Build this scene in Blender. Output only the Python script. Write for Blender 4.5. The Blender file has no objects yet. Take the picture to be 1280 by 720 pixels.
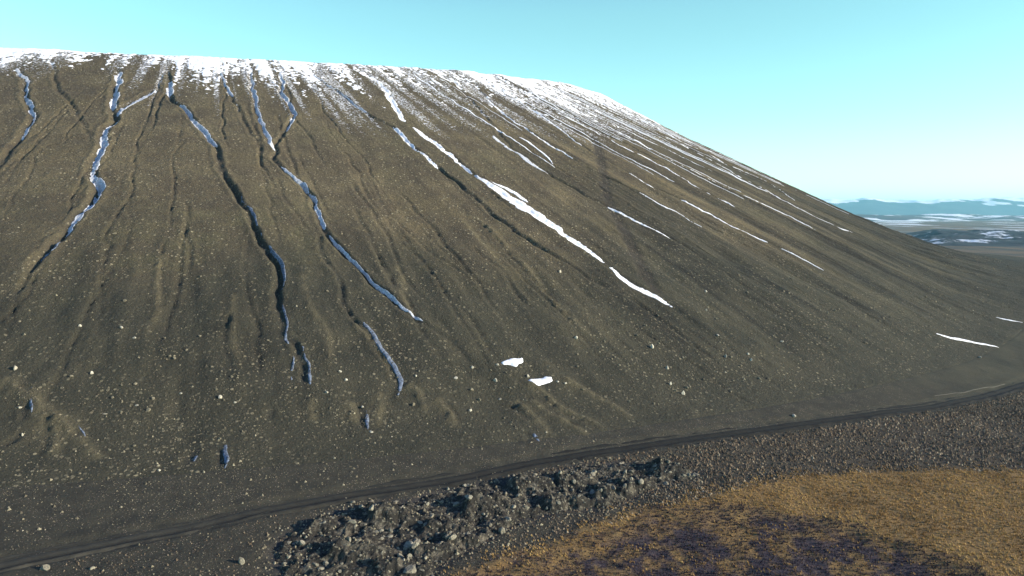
import bpy, math
import numpy as np

# ---------------------------------------------------------------- camera, sky, sun, exposure
SC = bpy.context.scene
COL = SC.collection
F_PX, V0, CAM_H = 938.2, 265.29, 37.0            # focal length in pixels of a 1280 wide frame, horizon row, camera height
PITCH = math.atan((360 - V0) / F_PX)
cd = bpy.data.cameras.new('camera')
cam = bpy.data.objects.new('camera', cd); COL.objects.link(cam)
cam.location = (0, 0, CAM_H); cam.rotation_euler = (math.pi / 2 - PITCH, 0, 0)
cd.sensor_width = 36; cd.lens = 36 * F_PX / 1280; cd.clip_start = 0.5; cd.clip_end = 80000
SC.camera = cam

SUN_EL, SUN_AZ = math.radians(17), math.radians(-14)   # azimuth from +X, counter-clockwise
sd = np.array([math.cos(SUN_EL) * math.cos(SUN_AZ), math.cos(SUN_EL) * math.sin(SUN_AZ), math.sin(SUN_EL)])
w = bpy.data.worlds.new('World'); SC.world = w; w.use_nodes = True
nt = w.node_tree; nt.nodes.clear()
N = nt.nodes.new; L = nt.links.new
sky = N('ShaderNodeTexSky'); sky.sky_type = 'NISHITA'; sky.sun_disc = False
sky.sun_elevation = SUN_EL; sky.sun_rotation = math.pi / 2 - SUN_AZ
sky.altitude = 300; sky.air_density = 1.0; sky.dust_density = 0.6; sky.ozone_density = 1.5
tc = N('ShaderNodeTexCoord'); sep = N('ShaderNodeSeparateXYZ'); L(tc.outputs['Generated'], sep.inputs[0])
ramp = N('ShaderNodeValToRGB')                    # sky tint by height; upper stops dimmed and blued to shape the fill light
cr = ramp.color_ramp; cr.interpolation = 'EASE'
cr.elements[0].position = 0.0; cr.elements[0].color = (.88, 1.16, 1.22, 1)
cr.elements[1].position = 0.62; cr.elements[1].color = (0.46, 0.52, 0.86, 1)
for p_, c_ in ((0.06, (.84, 1.13, 1.10, 1)), (0.13, (0.78, 1.10, 0.93, 1)), (0.24, (0.74, 1.07, 0.86, 1)), (0.36, (0.52, 0.68, 0.88, 1))):
    e = cr.elements.new(p_); e.color = c_
L(sep.outputs['Z'], ramp.inputs[0])
mul = N('ShaderNodeMix'); mul.data_type = 'RGBA'; mul.blend_type = 'MULTIPLY'; mul.inputs[0].default_value = 1
L(sky.outputs[0], mul.inputs[6]); L(ramp.outputs[0], mul.inputs[7])
bg = N('ShaderNodeBackground'); bg.inputs['Strength'].default_value = 0.15
L(mul.outputs[2], bg.inputs[0]); wo = N('ShaderNodeOutputWorld'); L(bg.outputs[0], wo.inputs[0])

sl = bpy.data.lights.new('sun', 'SUN'); sl.energy = 4.6; sl.angle = math.radians(0.5); sl.color = (1.0, 0.90, 0.76)
so = bpy.data.objects.new('sun', sl); COL.objects.link(so)
from mathutils import Vector
so.rotation_euler = Vector(sd).to_track_quat('Z', 'Y').to_euler(); so.location = (300, -80, 300)

SC.view_settings.view_transform = 'Standard'; SC.view_settings.look = 'None'
SC.view_settings.exposure = 0.9; SC.view_settings.gamma = 1; SC.view_settings.use_curve_mapping = False
SC.cycles.use_denoising = True
SC.cycles.max_bounces = 5; SC.cycles.diffuse_bounces = 2; SC.cycles.volume_bounces = 1
SC.cycles.use_adaptive_sampling = True

# ---------------------------------------------------------------- helpers
RNG = np.random.default_rng(7)

def _hash(ix, iy, s):
    h = (ix.astype(np.int64) * 374761393 + iy.astype(np.int64) * 668265263 + s * 982451653) & 0xffffffff
    h = ((h ^ (h >> 13)) * 1274126177) & 0xffffffff
    h = ((h ^ (h >> 16)) * 2246822519) & 0xffffffff
    return ((h ^ (h >> 15)) & 0xffffff) / float(0xffffff)

def vn(x, y, s=0):                                 # value noise in -1..1
    ix = np.floor(x); iy = np.floor(y); fx = x - ix; fy = y - iy
    fx = fx * fx * fx * (fx * (fx * 6 - 15) + 10); fy = fy * fy * fy * (fy * (fy * 6 - 15) + 10)
    a = _hash(ix, iy, s); b = _hash(ix + 1, iy, s); c = _hash(ix, iy + 1, s); d = _hash(ix + 1, iy + 1, s)
    return 2 * (a + (b - a) * fx + (c - a) * fy + (a - b - c + d) * fx * fy) - 1

def fbm(x, y, o=4, s=0, g=0.5):
    t = 0; a = 1; n = 0
    for k in range(o):
        t = t + a * vn(x * 2 ** k + 17.3 * k, y * 2 ** k - 9.1 * k, s + k); n += a; a *= g
    return t / n

def sst(a, b, x):
    t = np.clip((x - a) / (b - a), 0, 1); return t * t * (3 - 2 * t)

def mesh_np(name, V, faces, mat=None, smooth=True, attrs=None):   # faces: (n,3) or (n,4) index array
    V = np.asarray(V, np.float32); faces = np.asarray(faces, np.int32)
    m = bpy.data.meshes.new(name)
    k = faces.shape[1]
    m.vertices.add(len(V)); m.vertices.foreach_set('co', V.ravel())
    m.loops.add(faces.size); m.loops.foreach_set('vertex_index', faces.ravel())
    m.polygons.add(len(faces)); m.polygons.foreach_set('loop_start', np.arange(len(faces), dtype=np.int32) * k)
    m.polygons.foreach_set('use_smooth', np.full(len(faces), smooth))
    for an, av in (attrs or {}).items():
        a = m.attributes.new(an, 'FLOAT', 'POINT'); a.data.foreach_set('value', np.asarray(av, np.float32).ravel())
    m.update(); m.validate()
    if mat: m.materials.append(mat)
    return m

def link(name, mesh, kind=None, label=None, cat=None, group=None, parent=None, loc=(0, 0, 0)):
    o = bpy.data.objects.new(name, mesh); COL.objects.link(o); o.location = loc
    tag(o, kind, label, cat, group)
    if parent: o.parent = parent
    return o

def tag(o, kind=None, label=None, cat=None, group=None):
    if kind: o['kind'] = kind
    if label: o['label'] = label
    if cat: o['category'] = cat
    if group: o['group'] = group

def grid_faces(n, m, keep=None):
    i, j = np.meshgrid(np.arange(n - 1), np.arange(m - 1), indexing='ij')
    a = i * m + j
    f = np.stack([a, a + m, a + m + 1, a + 1], -1).reshape(-1, 4)
    return f if keep is None else f[keep.ravel()]

def compact(V, f, attrs=None):
    u, inv = np.unique(f, return_inverse=True)
    return V[u], inv.reshape(f.shape), ({k: np.asarray(v).ravel()[u] for k, v in attrs.items()} if attrs else None)

# ---------------------------------------------------------------- the shape of the land
CX, CY, RR, SLOPE, Z1 = -168.38, 435.42, 196.19, 0.48556, 7.9495
Q = [0.00937, 0.0113, -0.09082, 0.00333, -0.03192, -0.03531, -0.00888, -0.01124, -0.04859, -0.02646]

def polar(X, Y):
    dx = X - CX; dy = Y - CY; r = np.hypot(dx, dy) + 1e-9; th = np.arctan2(dx, -dy)
    ct = np.cos(th); st = np.sin(th); c2 = np.cos(2 * th); s2 = np.sin(2 * th)
    R = RR * (1 + Q[0] * ct + Q[1] * st + Q[2] * c2 + Q[3] * s2)
    return th, r - R, R

def plain(X, Y):                                   # the plain tilts gently down and then runs level
    t = Q[6] * X + Q[7] * (Y - 150)
    return np.where(t < -5, -5 - 7 * (1 - np.exp((t + 5) / 7)), np.minimum(t, 6))

def base(X, Y):
    th, d, R = polar(X, Y)
    ct = np.cos(th); st = np.sin(th); c2 = np.cos(2 * th); s2 = np.sin(2 * th)
    Hh = 100 * (1 + Q[4] * ct + Q[5] * st + Q[8] * c2 + Q[9] * s2)
    z1 = Z1 + (40 - Z1) * sst(.78, 1.2, th)        # the foot flares out on the far side
    d1 = (Hh - z1) / SLOPE
    z = np.where(d < d1, Hh - SLOPE * d, z1 * np.exp(np.clip(-(d - d1) * SLOPE / z1, -50, 0)))
    k = 5.0                                        # rounded crest
    inner = np.where(d < 0, Hh + SLOPE * .7 * d, z)
    cap = np.where(np.abs(d) < k, -((k - np.abs(d)) ** 2) / (4 * k) * (SLOPE * 1.7) / 1.0, 0)
    inner = inner + 6.5 * sst(.85, 1.15, th) * np.exp(-((d - 222) / 36) ** 2)
    return inner + cap + plain(X, Y) * sst(-40, 60, d)

def ray(u, v):
    c, s = math.cos(PITCH), math.sin(PITCH); x = (u - 640) / F_PX; y = (360 - v) / F_PX
    return x, c + y * s, y * c - s

def hit(uv, surf=base, tmax=1600, n=1600):         # where a sight line through the photo meets the land
    uv = np.atleast_2d(np.asarray(uv, float))
    dx, dy, dz = [q[:, None] for q in ray(uv[:, 0], uv[:, 1])]
    t = np.geomspace(30, tmax, n); X = dx * t; Y = dy * t; Z = CAM_H + dz * t
    g = Z - surf(X, Y); i = np.maximum((g < 0).argmax(-1), 1); I = np.arange(len(uv))
    ga = g[I, i - 1]; gb = g[I, i]; tt = t[i - 1] + (t[i] - t[i - 1]) * ga / (ga - gb + 1e-12)
    return np.stack([dx[:, 0] * tt, dy[:, 0] * tt], -1)

def pxsize(X, Y, Z=0):                             # metres per photo pixel at a point
    return np.hypot(np.hypot(X, Y), Z - CAM_H) / F_PX

def resample(P, step):
    P = np.asarray(P, float); seg = np.linalg.norm(np.diff(P[:, :2], axis=0), axis=1); s = np.r_[0, np.cumsum(seg)]
    n = max(2, int(s[-1] / step) + 1); q = np.linspace(0, s[-1], n)
    # smooth (Catmull-Rom through a fine cubic-free blend): linear then a light filter
    R = np.stack([np.interp(q, s, P[:, k]) for k in range(P.shape[1])], -1)
    w_ = max(1, int(1.2 / step))
    if n > 4 * w_ + 3:
        K = np.ones(2 * w_ + 1) / (2 * w_ + 1)
        for k in range(P.shape[1]):
            pad = np.r_[2 * R[0, k] - R[w_:0:-1, k], R[:, k], 2 * R[-1, k] - R[-2:-w_ - 2:-1, k]]
            R[:, k] = np.convolve(pad, K, 'valid')
    return R

# gullies: photo trace, half width (m), depth (m)
GUL = {
 'a': ([(19,84),(31,100),(29,112),(37,130),(41,147),(27,170),(15,185),(0,205),(-30,240)], 2.2, 1.5),
 'b': ([(64,74),(68,95),(72,112),(90,130),(105,157),(114,185)], 1.6, 0.8),
 'c': ([(150,80),(147,97),(141,112),(140,130),(142,150),(130,168),(127,185),(117,202),(115,215),(120,228),(122,240),(110,257),(92,277),(75,293),(57,312),(47,330),(35,352),(15,368),(0,385),(-25,410)], 2.3, 2.0),
 'c2': ([(192,113),(178,120),(165,127),(152,135),(143,146)], 2.2, 1.6),
 'd': ([(212,84),(210,100),(212,118),(216,128),(232,136),(240,150),(255,165),(269,185),(275,205),(281,221),(290,235),(307,260),(317,282),(323,297),(340,317),(349,337),(347,360),(352,390),(353,410),(355,425),(358,445),(355,470),(350,495)], 1.7, 1.7),
 'd2': ([(354,415),(367,425),(374,445),(378,465),(381,495)], 1.3, 1.1),
 'e': ([(272,86),(278,100),(285,115),(297,136),(310,160),(321,180),(332,202),(345,212)], 1.3, 0.8),
 'f': ([(310,80),(313,100),(316,120),(321,143),(332,167),(339,187),(343,202)], 1.6, 1.2),
 'g': ([(350,88),(352,115),(358,130),(367,142),(360,155),(351,167),(344,182),(343,200),(352,210),(363,219),(377,231),(391,247),(397,267),(405,285),(414,298),(428,315),(445,332),(462,347),(475,362),(495,380),(520,400),(540,412),(560,424),(580,447),(607,470),(632,494)], 1.5, 1.4),
 'g2': ([(403,285),(400,305),(407,325),(420,345),(430,370),(442,395),(459,416),(467,435),(482,455),(494,472),(490,488),(485,520)], 1.2, 0.9),
 'g3': ([(345,222),(357,250),(377,277),(396,293)], 1.1, 0.55),
 'h': ([(372,82),(402,102),(432,122),(455,140),(492,160),(510,177),(535,200),(557,218),(582,237),(602,255),(622,273),(642,287),(670,307),(705,327),(735,347),(765,360),(795,377),(817,393),(840,410)], 1.5, 1.2),
 'h2': ([(447,88),(475,105),(490,127),(502,150),(517,160)], 2.0, 0.8),
 's': ([(517,160),(540,177),(560,192),(577,206),(596,220),(620,238),(640,251),(665,267),(690,283),(722,306),(755,330),(775,347),(800,362),(840,384),(880,405)], 2.2, 0.9),
 'i': ([(560,92),(600,140),(625,168),(640,185),(665,202),(690,220),(722,237),(737,248),(765,261),(800,279),(846,303),(890,330),(930,352)], 1.5, 0.8),
 'j': ([(585,95),(615,130),(640,150),(665,165),(690,182),(712,195),(728,206),(764,225),(800,242),(832,259),(885,288)], 1.4, 0.7),
 'k': ([(600,98),(640,127),(665,137),(685,150),(715,172),(740,190),(780,212),(810,230),(850,248),(890,268),(911,280),(960,303),(982,315),(1035,340)], 1.4, 0.7),
 'l': ([(640,105),(672,127),(690,137),(722,152),(750,167),(780,185),(810,197),(837,212),(865,230),(890,243),(915,256),(960,278),(1000,298)], 1.3, 0.6),
 'm': ([(680,108),(705,125),(727,140),(760,157),(790,172),(820,190),(852,207),(890,225),(922,240),(960,257),(992,272),(1025,290)], 1.4, 0.6),
 'n': ([(700,106),(740,122),(765,137),(795,152),(830,170),(860,185),(890,202),(922,219),(960,239),(990,256),(1022,272),(1067,291)], 1.6, 0.6),
 'q': ([(735,115),(780,137),(815,158),(847,175),(880,191),(902,202),(960,228),(997,253)], 1.2, 0.5),
 'r': ([(455,215),(470,240),(478,258),(500,280),(520,300),(545,320),(580,345),(610,370),(650,395)], 0.9, 0.45),
 'r2': ([(512,265),(530,290),(547,305),(565,325),(590,350),(640,372)], 0.8, 0.4),
 't': ([(0,467),(10,476),(30,496),(45,506),(67,523),(92,546),(112,556)], 2.9, -1.5),
 'x0': ([(442, 400), (462, 422), (482, 452), (500, 474)], 1.9, -1.1),
 'w1': ([(45,506),(53,530),(47,558)], 2.0, -.9),
 'w2': ([(67,523),(70,548),(58,572)], 2.0, -.9),
 'w3': ([(92,546),(118,564),(140,574)], 2.0, -.8),
 'x1': ([(505, 478), (528, 496), (534, 524)], 1.9, -1.1),
 'w1': ([(45,506),(53,530),(47,558)], 2.0, -.9),
 'w2': ([(67,523),(70,548),(58,572)], 2.0, -.9),
 'w3': ([(92,546),(118,564),(140,574)], 2.0, -.8),
 'x2': ([(548, 496), (559, 516), (563, 540)], 1.9, -1.1),
 'w1': ([(45,506),(53,530),(47,558)], 2.0, -.9),
 'w2': ([(67,523),(70,548),(58,572)], 2.0, -.9),
 'w3': ([(92,546),(118,564),(140,574)], 2.0, -.8),
 'x3': ([(472, 488), (477, 514), (474, 536)], 1.9, -1.1),
 'w1': ([(45,506),(53,530),(47,558)], 2.0, -.9),
 'w2': ([(67,523),(70,548),(58,572)], 2.0, -.9),
 'w3': ([(92,546),(118,564),(140,574)], 2.0, -.8),
 'x4': ([(438, 500), (446, 530)], 1.9, -1.1),
 'w1': ([(45,506),(53,530),(47,558)], 2.0, -.9),
 'w2': ([(67,523),(70,548),(58,572)], 2.0, -.9),
 'w3': ([(92,546),(118,564),(140,574)], 2.0, -.8),
 'x5': ([(385, 496), (388, 530)], 1.9, -1.1),
 'w1': ([(45,506),(53,530),(47,558)], 2.0, -.9),
 'w2': ([(67,523),(70,548),(58,572)], 2.0, -.9),
 'w3': ([(92,546),(118,564),(140,574)], 2.0, -.8),
 'x6': ([(640, 496), (672, 526), (692, 550)], 1.9, -1.1),
 'w1': ([(45,506),(53,530),(47,558)], 2.0, -.9),
 'w2': ([(67,523),(70,548),(58,572)], 2.0, -.9),
 'w3': ([(92,546),(118,564),(140,574)], 2.0, -.8),
 'x7': ([(655, 476), (700, 508), (768, 540)], 1.9, -1.1),
 'w1': ([(45,506),(53,530),(47,558)], 2.0, -.9),
 'w2': ([(67,523),(70,548),(58,572)], 2.0, -.9),
 'w3': ([(92,546),(118,564),(140,574)], 2.0, -.8),
 'x8': ([(660, 500), (715, 532), (750, 552)], 1.9, -1.1),
 'w1': ([(45,506),(53,530),(47,558)], 2.0, -.9),
 'w2': ([(67,523),(70,548),(58,572)], 2.0, -.9),
 'w3': ([(92,546),(118,564),(140,574)], 2.0, -.8),
 'x9': ([(700, 470), (760, 505), (800, 530)], 1.9, -1.1),
 't1': ([(22,478),(34,494),(38,503)], 1.3, 0.9),
 't2': ([(32,508),(33,518),(32,528)], 1.3, 1.0),
 't3': ([(34,541),(20,551),(0,562)], 1.2, 0.9),
 't4': ([(60,552),(52,560),(46,566)], 1.2, 0.9),
 't5': ([(82,530),(94,545),(99,552)], 1.0, 0.8),
 'u1': ([(243,560),(240,574),(236,588)], 1.6, .8),
 'u2': ([(279,562),(276,580),(273,590)], 1.6, .8),
 'u3': ([(338,512),(342,526)], 1.4, 0.8),
 'u4': ([(451,505),(455,522),(456,536)], 1.2, 1.0),
 'u5': ([(532,490),(534,505),(537,520)], 1.1, 0.8),
 'u6': ([(558,500),(564,515),(566,530)], 1.3, 0.8),
 'u7': ([(655,540),(664,552),(672,558)], 1.6, 0.7),
 'u8': ([(640,505),(655,520),(668,530)], 1.0, 0.5),
 'v1': ([(640,470),(690,505),(735,530),(765,545)], 1.0, 0.45),
 'v2': ([(655,495),(700,522),(740,540)], 0.9, 0.4),
 'v3': ([(780,395),(830,432),(880,465),(930,500),(960,520)], 1.0, 0.5),
 'v4': ([(850,402),(900,440),(950,470),(1000,495)], 0.9, 0.4),
}
def jitter(P):                                     # small natural meander
    P = np.array(P, float); x, y = P[:, 0].copy(), P[:, 1].copy()
    P[:, 0] += .50 * vn(x / 4.2, y / 4.2, 65) + .16 * vn(x / 1.7, y / 1.7, 66); P[:, 1] += .50 * vn(x / 4.2, y / 4.2, 67)
    return P
GW = {k: jitter(resample(hit(p), 0.7)) for k, (p, wd, dp) in GUL.items()}

ROAD_PX = [(-120,728),(0,704),(60,691),(120,679),(200,664),(250,655),(320,638),(420,620),(520,603),(570,596),(640,581),(740,563),(840,549),(960,534),(1060,520),(1160,507),(1235,493),(1290,476),(1330,455)]
ROAD = resample(hit(ROAD_PX), 0.6)
ROAD_W = 1.75

def dist_line(X, Y, P, reach):
    """distance and signed side from points to a polyline, only inside its neighbourhood"""
    D = np.full(X.shape, 1e6); S = np.zeros(X.shape); T = np.zeros(X.shape)
    step = 8
    n = len(P)
    for a in range(0, n - 1, step):
        Q_ = P[a:min(a + step + 1, n)]
        lo = Q_.min(0) - reach; hi = Q_.max(0) + reach
        idx = np.nonzero((X > lo[0]) & (X < hi[0]) & (Y > lo[1]) & (Y < hi[1]))
        if len(idx[0]) == 0: continue
        x = X[idx]; y = Y[idx]; db = D[idx]; sb = S[idx]; tb = T[idx]
        for k in range(len(Q_) - 1):
            p = Q_[k]; q = Q_[k + 1]; e = q - p; l2 = e @ e + 1e-12
            t = np.clip(((x - p[0]) * e[0] + (y - p[1]) * e[1]) / l2, 0, 1)
            ox = x - p[0] - t * e[0]; oy = y - p[1] - t * e[1]; dd = np.hypot(ox, oy)
            b = dd < db; db = np.where(b, dd, db); sb = np.where(b, np.sign(e[0] * oy - e[1] * ox), sb)
            tb = np.where(b, (a + k + t) / (n - 1), tb)
        D[idx] = db; S[idx] = sb; T[idx] = tb
    return D, S, T

def in_poly(X, Y, P):                              # signed distance, positive inside
    D = np.full(X.shape, 1e9); ins = np.zeros(X.shape, bool); n = len(P)
    for k in range(n):
        p = P[k]; q = P[(k + 1) % n]; e = q - p
        t = np.clip(((X - p[0]) * e[0] + (Y - p[1]) * e[1]) / (e @ e + 1e-12), 0, 1)
        D = np.minimum(D, np.hypot(X - p[0] - t * e[0], Y - p[1] - t * e[1]))
        c = ((p[1] > Y) != (q[1] > Y)) & (X < e[0] * (Y - p[1]) / (e[1] + 1e-12) + p[0]); ins ^= c
    return np.where(ins, D, -D)

def rough(X, Y, th, d, R):                         # relief of the slope before the gullies are cut
    arc = th * (R + 90)
    fade = sst(185, 120, d) * sst(-12, 8, d)
    right = sst(0.38, 0.9, th)
    z = (.10 + .60 * right) * fbm(arc / 26, d / 150, 2, 11) * fade
    z += (0.03 + 0.47 * right) * fbm(arc / 5.0, d / 120, 3, 21) * fade
    z += 0.30 * fbm(X / 11, Y / 11, 2, 31) * (0.25 + 0.75 * fade)
    z += 0.20 * fbm(X / 2.4, Y / 2.4, 4, 41, .6) * (0.5 + .5 * sst(-8, 2, d))
    toe = sst(105, 140, d) * sst(182, 160, d)      # hummocky run-out at the foot
    z += toe * (0.65 * fbm(arc / 6, d / 22, 3, 51) + .30 * fbm(arc / 2.2, d / 14, 2, 52))
    return z

# hill: a polar sheet around the crater axis
NT, ND = 2700, 600
th_ax = np.linspace(-1.05, 2.25, NT)
d_ax = np.concatenate([np.linspace(-60, -6, 30)[:-1], np.linspace(-6, 184, ND - 29)])
TH, DD = np.meshgrid(th_ax, d_ax, indexing='ij')
c2 = np.cos(2 * TH); s2 = np.sin(2 * TH)
RTH = RR * (1 + Q[0] * np.cos(TH) + Q[1] * np.sin(TH) + Q[2] * c2 + Q[3] * s2)
HX = CX + (RTH + DD) * np.sin(TH); HY = CY - (RTH + DD) * np.cos(TH)
HZ = base(HX, HY) + rough(HX, HY, TH, DD, RTH)
RILL = []
rr_ = np.random.default_rng(77)
for k in range(90):
    t0 = rr_.uniform(-.75, .5) if k < 2 else rr_.uniform(.2, 1.35); a = rr_.uniform(8, 120); b = min(174, a + rr_.uniform(30, 110))
    dd_ = np.arange(a, b, .8); Rk = RR * (1 + Q[0] * np.cos(t0) + Q[1] * np.sin(t0) + Q[2] * np.cos(2 * t0) + Q[3] * np.sin(2 * t0)) + dd_
    tt_ = t0 + (1.6 * vn(dd_ / 17, dd_ * 0 + k, 68) + .7 * vn(dd_ / 5, dd_ * 0 + k, 69)) / Rk * (1.5 if k < 2 else .7)
    RILL.append((np.stack([CX + Rk * np.sin(tt_), CY - Rk * np.cos(tt_)], -1), rr_.uniform(.35, .6), rr_.uniform(.12, .3) if k < 2 else rr_.uniform(.12, .32)))
for k in range(46):
    t0 = rr_.uniform(-.35, .75); a = rr_.uniform(108, 150); dd_ = np.arange(a, min(178, a + rr_.uniform(15, 40)), .7)
    Rk = RR * (1 + Q[0] * np.cos(t0) + Q[1] * np.sin(t0) + Q[2] * np.cos(2 * t0) + Q[3] * np.sin(2 * t0)) + dd_
    tt_ = t0 + (1.3 * vn(dd_ / 9, dd_ * 0 + k, 73) + rr_.uniform(-.06, .06) * (dd_ - a)) / Rk
    RILL.append((np.stack([CX + Rk * np.sin(tt_), CY - Rk * np.cos(tt_)], -1), rr_.uniform(.4, .9), rr_.uniform(-.35, .45)))
LINES = [(GW[k], GUL[k][1] * .46, GUL[k][2] * .60, 0) for k in GW] + [(p, a, b, 3) for p, a, b in RILL]
channel = np.zeros_like(HZ); pale = np.zeros_like(HZ)
wob = fbm(HX / 1.9, HY / 1.9, 2, 61)
for P, wd, dp, k in LINES:
    D, S, T = dist_line(HX, HY, P, wd * 2.6)
    m = D < wd * 2.5
    x = (D[m] / wd) * (1 + 0.35 * wob[m]); ends = np.minimum(sst(0, .10, T[m]), sst(1, .72, T[m]))
    var = 0.75 + 0.45 * vn(T[m] * len(P) / 16, T[m] * 0, 71 + k)
    cut = np.exp(-np.abs(x) ** 1.35 * 1.7) * dp * 1.5 * ends * var * (1 + .35 * wob[m])
    lev = np.exp(-((x - 1.5) ** 2) * 3) * abs(dp) * 0.26 * ends
    HZ[m] -= cut; HZ[m] += lev if dp > 0 else 0
    HZ[m] += .22 * np.exp(-x ** 2) * ends * fbm(HX[m] / .9, HY[m] / .9, 2, 62)
    pale[m] = np.maximum(pale[m], (lev / (abs(dp) * .26 + 1e-6) * min(1, abs(dp)) * .32) if dp > 0 else np.exp(-x ** 2) * ends * .55 * (1 + .6 * wob[m]))
    channel[m] = np.maximum(channel[m], (dp > 0) *  np.exp(-x ** 2 * 1.2) * ends * min(1, abs(dp)))
HZ -= sst(181.5, 184, DD) * .35                      # the sheet dives under the ground at the track

def hill_z(X, Y, arr=None):                        # bilinear lookup on the hill sheet
    A = HZ if arr is None else arr
    th, d, R = polar(X, Y)
    i = np.clip((th - th_ax[0]) / (th_ax[1] - th_ax[0]), 0, NT - 1.001)
    j = np.clip(np.interp(d, d_ax, np.arange(len(d_ax))), 0, len(d_ax) - 1.001)
    a = i.astype(int); b = j.astype(int); f = i - a; g = j - b
    return (A[a, b] * (1 - f) + A[a + 1, b] * f) * (1 - g) + (A[a, b + 1] * (1 - f) + A[a + 1, b + 1] * f) * g

# ground: one sheet, fine near the camera and coarse towards the horizon
def axis(lo, hi, step, far_lo, far_hi, gr=1.13):
    a = list(np.arange(lo, hi, step)); s = step; x = a[-1]
    while x < far_hi: s *= gr; x += s; a.append(x)
    s = step; x = a[0]; b = []
    while x > far_lo: s *= gr; x -= s; b.append(x)
    return np.array(b[::-1] + a)
gx = axis(-75, 150, 0.32, -30000, 30000); gy = axis(58, 215, 0.36, -4000, 40000)
LAVA_PX = [(335,690),(345,672),(380,655),(420,636),(455,628),(520,620),(560,606),(640,592),(690,584),(760,576),(815,577),(870,590),(880,600),(830,606),(800,622),(760,636),(700,640),(655,652),(620,676),(565,700),(540,722),(420,735),(340,730)]
GRASS_PX = [(1620,640),(1560,602),(1450,588),(1330,584),(1280,588),(1180,586),(1100,588),(1000,594),(930,606),(870,622),(800,637),(740,656),(700,672),(650,692),(600,708),(560,722),(520,745),(700,900),(1600,900)]
HEATH_PX = [(585,724),(670,697),(740,674),(815,648),(890,641),(950,641),(1000,648),(1060,662),(1120,682),(1180,700),(1230,750),(600,800)]
LAVA = hit(LAVA_PX); GRASS = hit(GRASS_PX); HEATH = hit(HEATH_PX)

def ground_z(X, Y):
    th, d, R = polar(X, Y)
    near = sst(900, 250, np.hypot(X, Y))
    z = base(X, Y) + near * sst(184, 205, d) * (0.30 * fbm(X / 14, Y / 14, 3, 81) + 0.10 * fbm(X / 2.2, Y / 2.2, 3, 91))
    z = z + sst(700, 350, np.hypot(X, Y)) * (.075 * fbm(X / 11, Y / 11, 2, 31) + .085 * fbm(X / 2.4, Y / 2.4, 4, 41, .6))
    z = z + (1 - near) * 1.6 * fbm(X / 130, Y / 130, 3, 95) * sst(20000, 3000, np.hypot(X, Y))
    return z
GX, GY = np.meshgrid(gx, gy, indexing='ij')
GZ = ground_z(GX, GY)
gth, gd, gR = polar(GX, GY)
GZ -= sst(183, 176, gd) * 2.5
D, S, T = dist_line(GX, GY, ROAD, 4)
GZ -= sst(2.6, 1.5, D) * 0.22
roadside = sst(6, 1.5, D)
nearm = (np.abs(GX) < 260) & (GY < 320) & (GY > 20)
gl = np.full(GX.shape, -99.); gg = gl.copy(); gh = gl.copy()
gl[nearm] = in_poly(GX[nearm], GY[nearm], LAVA)
gg[nearm] = in_poly(GX[nearm], GY[nearm], GRASS); gh[nearm] = in_poly(GX[nearm], GY[nearm], HEATH)
edge = 1.2 * fbm(GX / 3, GY / 3, 3, 101)
m_grass = sst(-1.0, 1.2, gg + edge); m_heath = sst(-2.0, 3.0, gh + 2.2 * edge)
m_lava = sst(-1.0, 1.5, gl + edge)
GZ -= m_heath * 0.35 - 0.12 * m_heath * fbm(GX / 1.3, GY / 1.3, 3, 111)
GZ -= m_lava * 0.25

def ground_at(X, Y):
    i = np.clip(np.interp(X, gx, np.arange(len(gx))), 0, len(gx) - 1.001); j = np.clip(np.interp(Y, gy, np.arange(len(gy))), 0, len(gy) - 1.001)
    a = i.astype(int); b = j.astype(int); f = i - a; g = j - b
    return (GZ[a, b] * (1 - f) + GZ[a + 1, b] * f) * (1 - g) + (GZ[a, b + 1] * (1 - f) + GZ[a + 1, b + 1] * f) * g

def land_at(X, Y):
    th, d, R = polar(X, Y)
    return np.where(d < 182, hill_z(X, Y), ground_at(X, Y))

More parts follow.
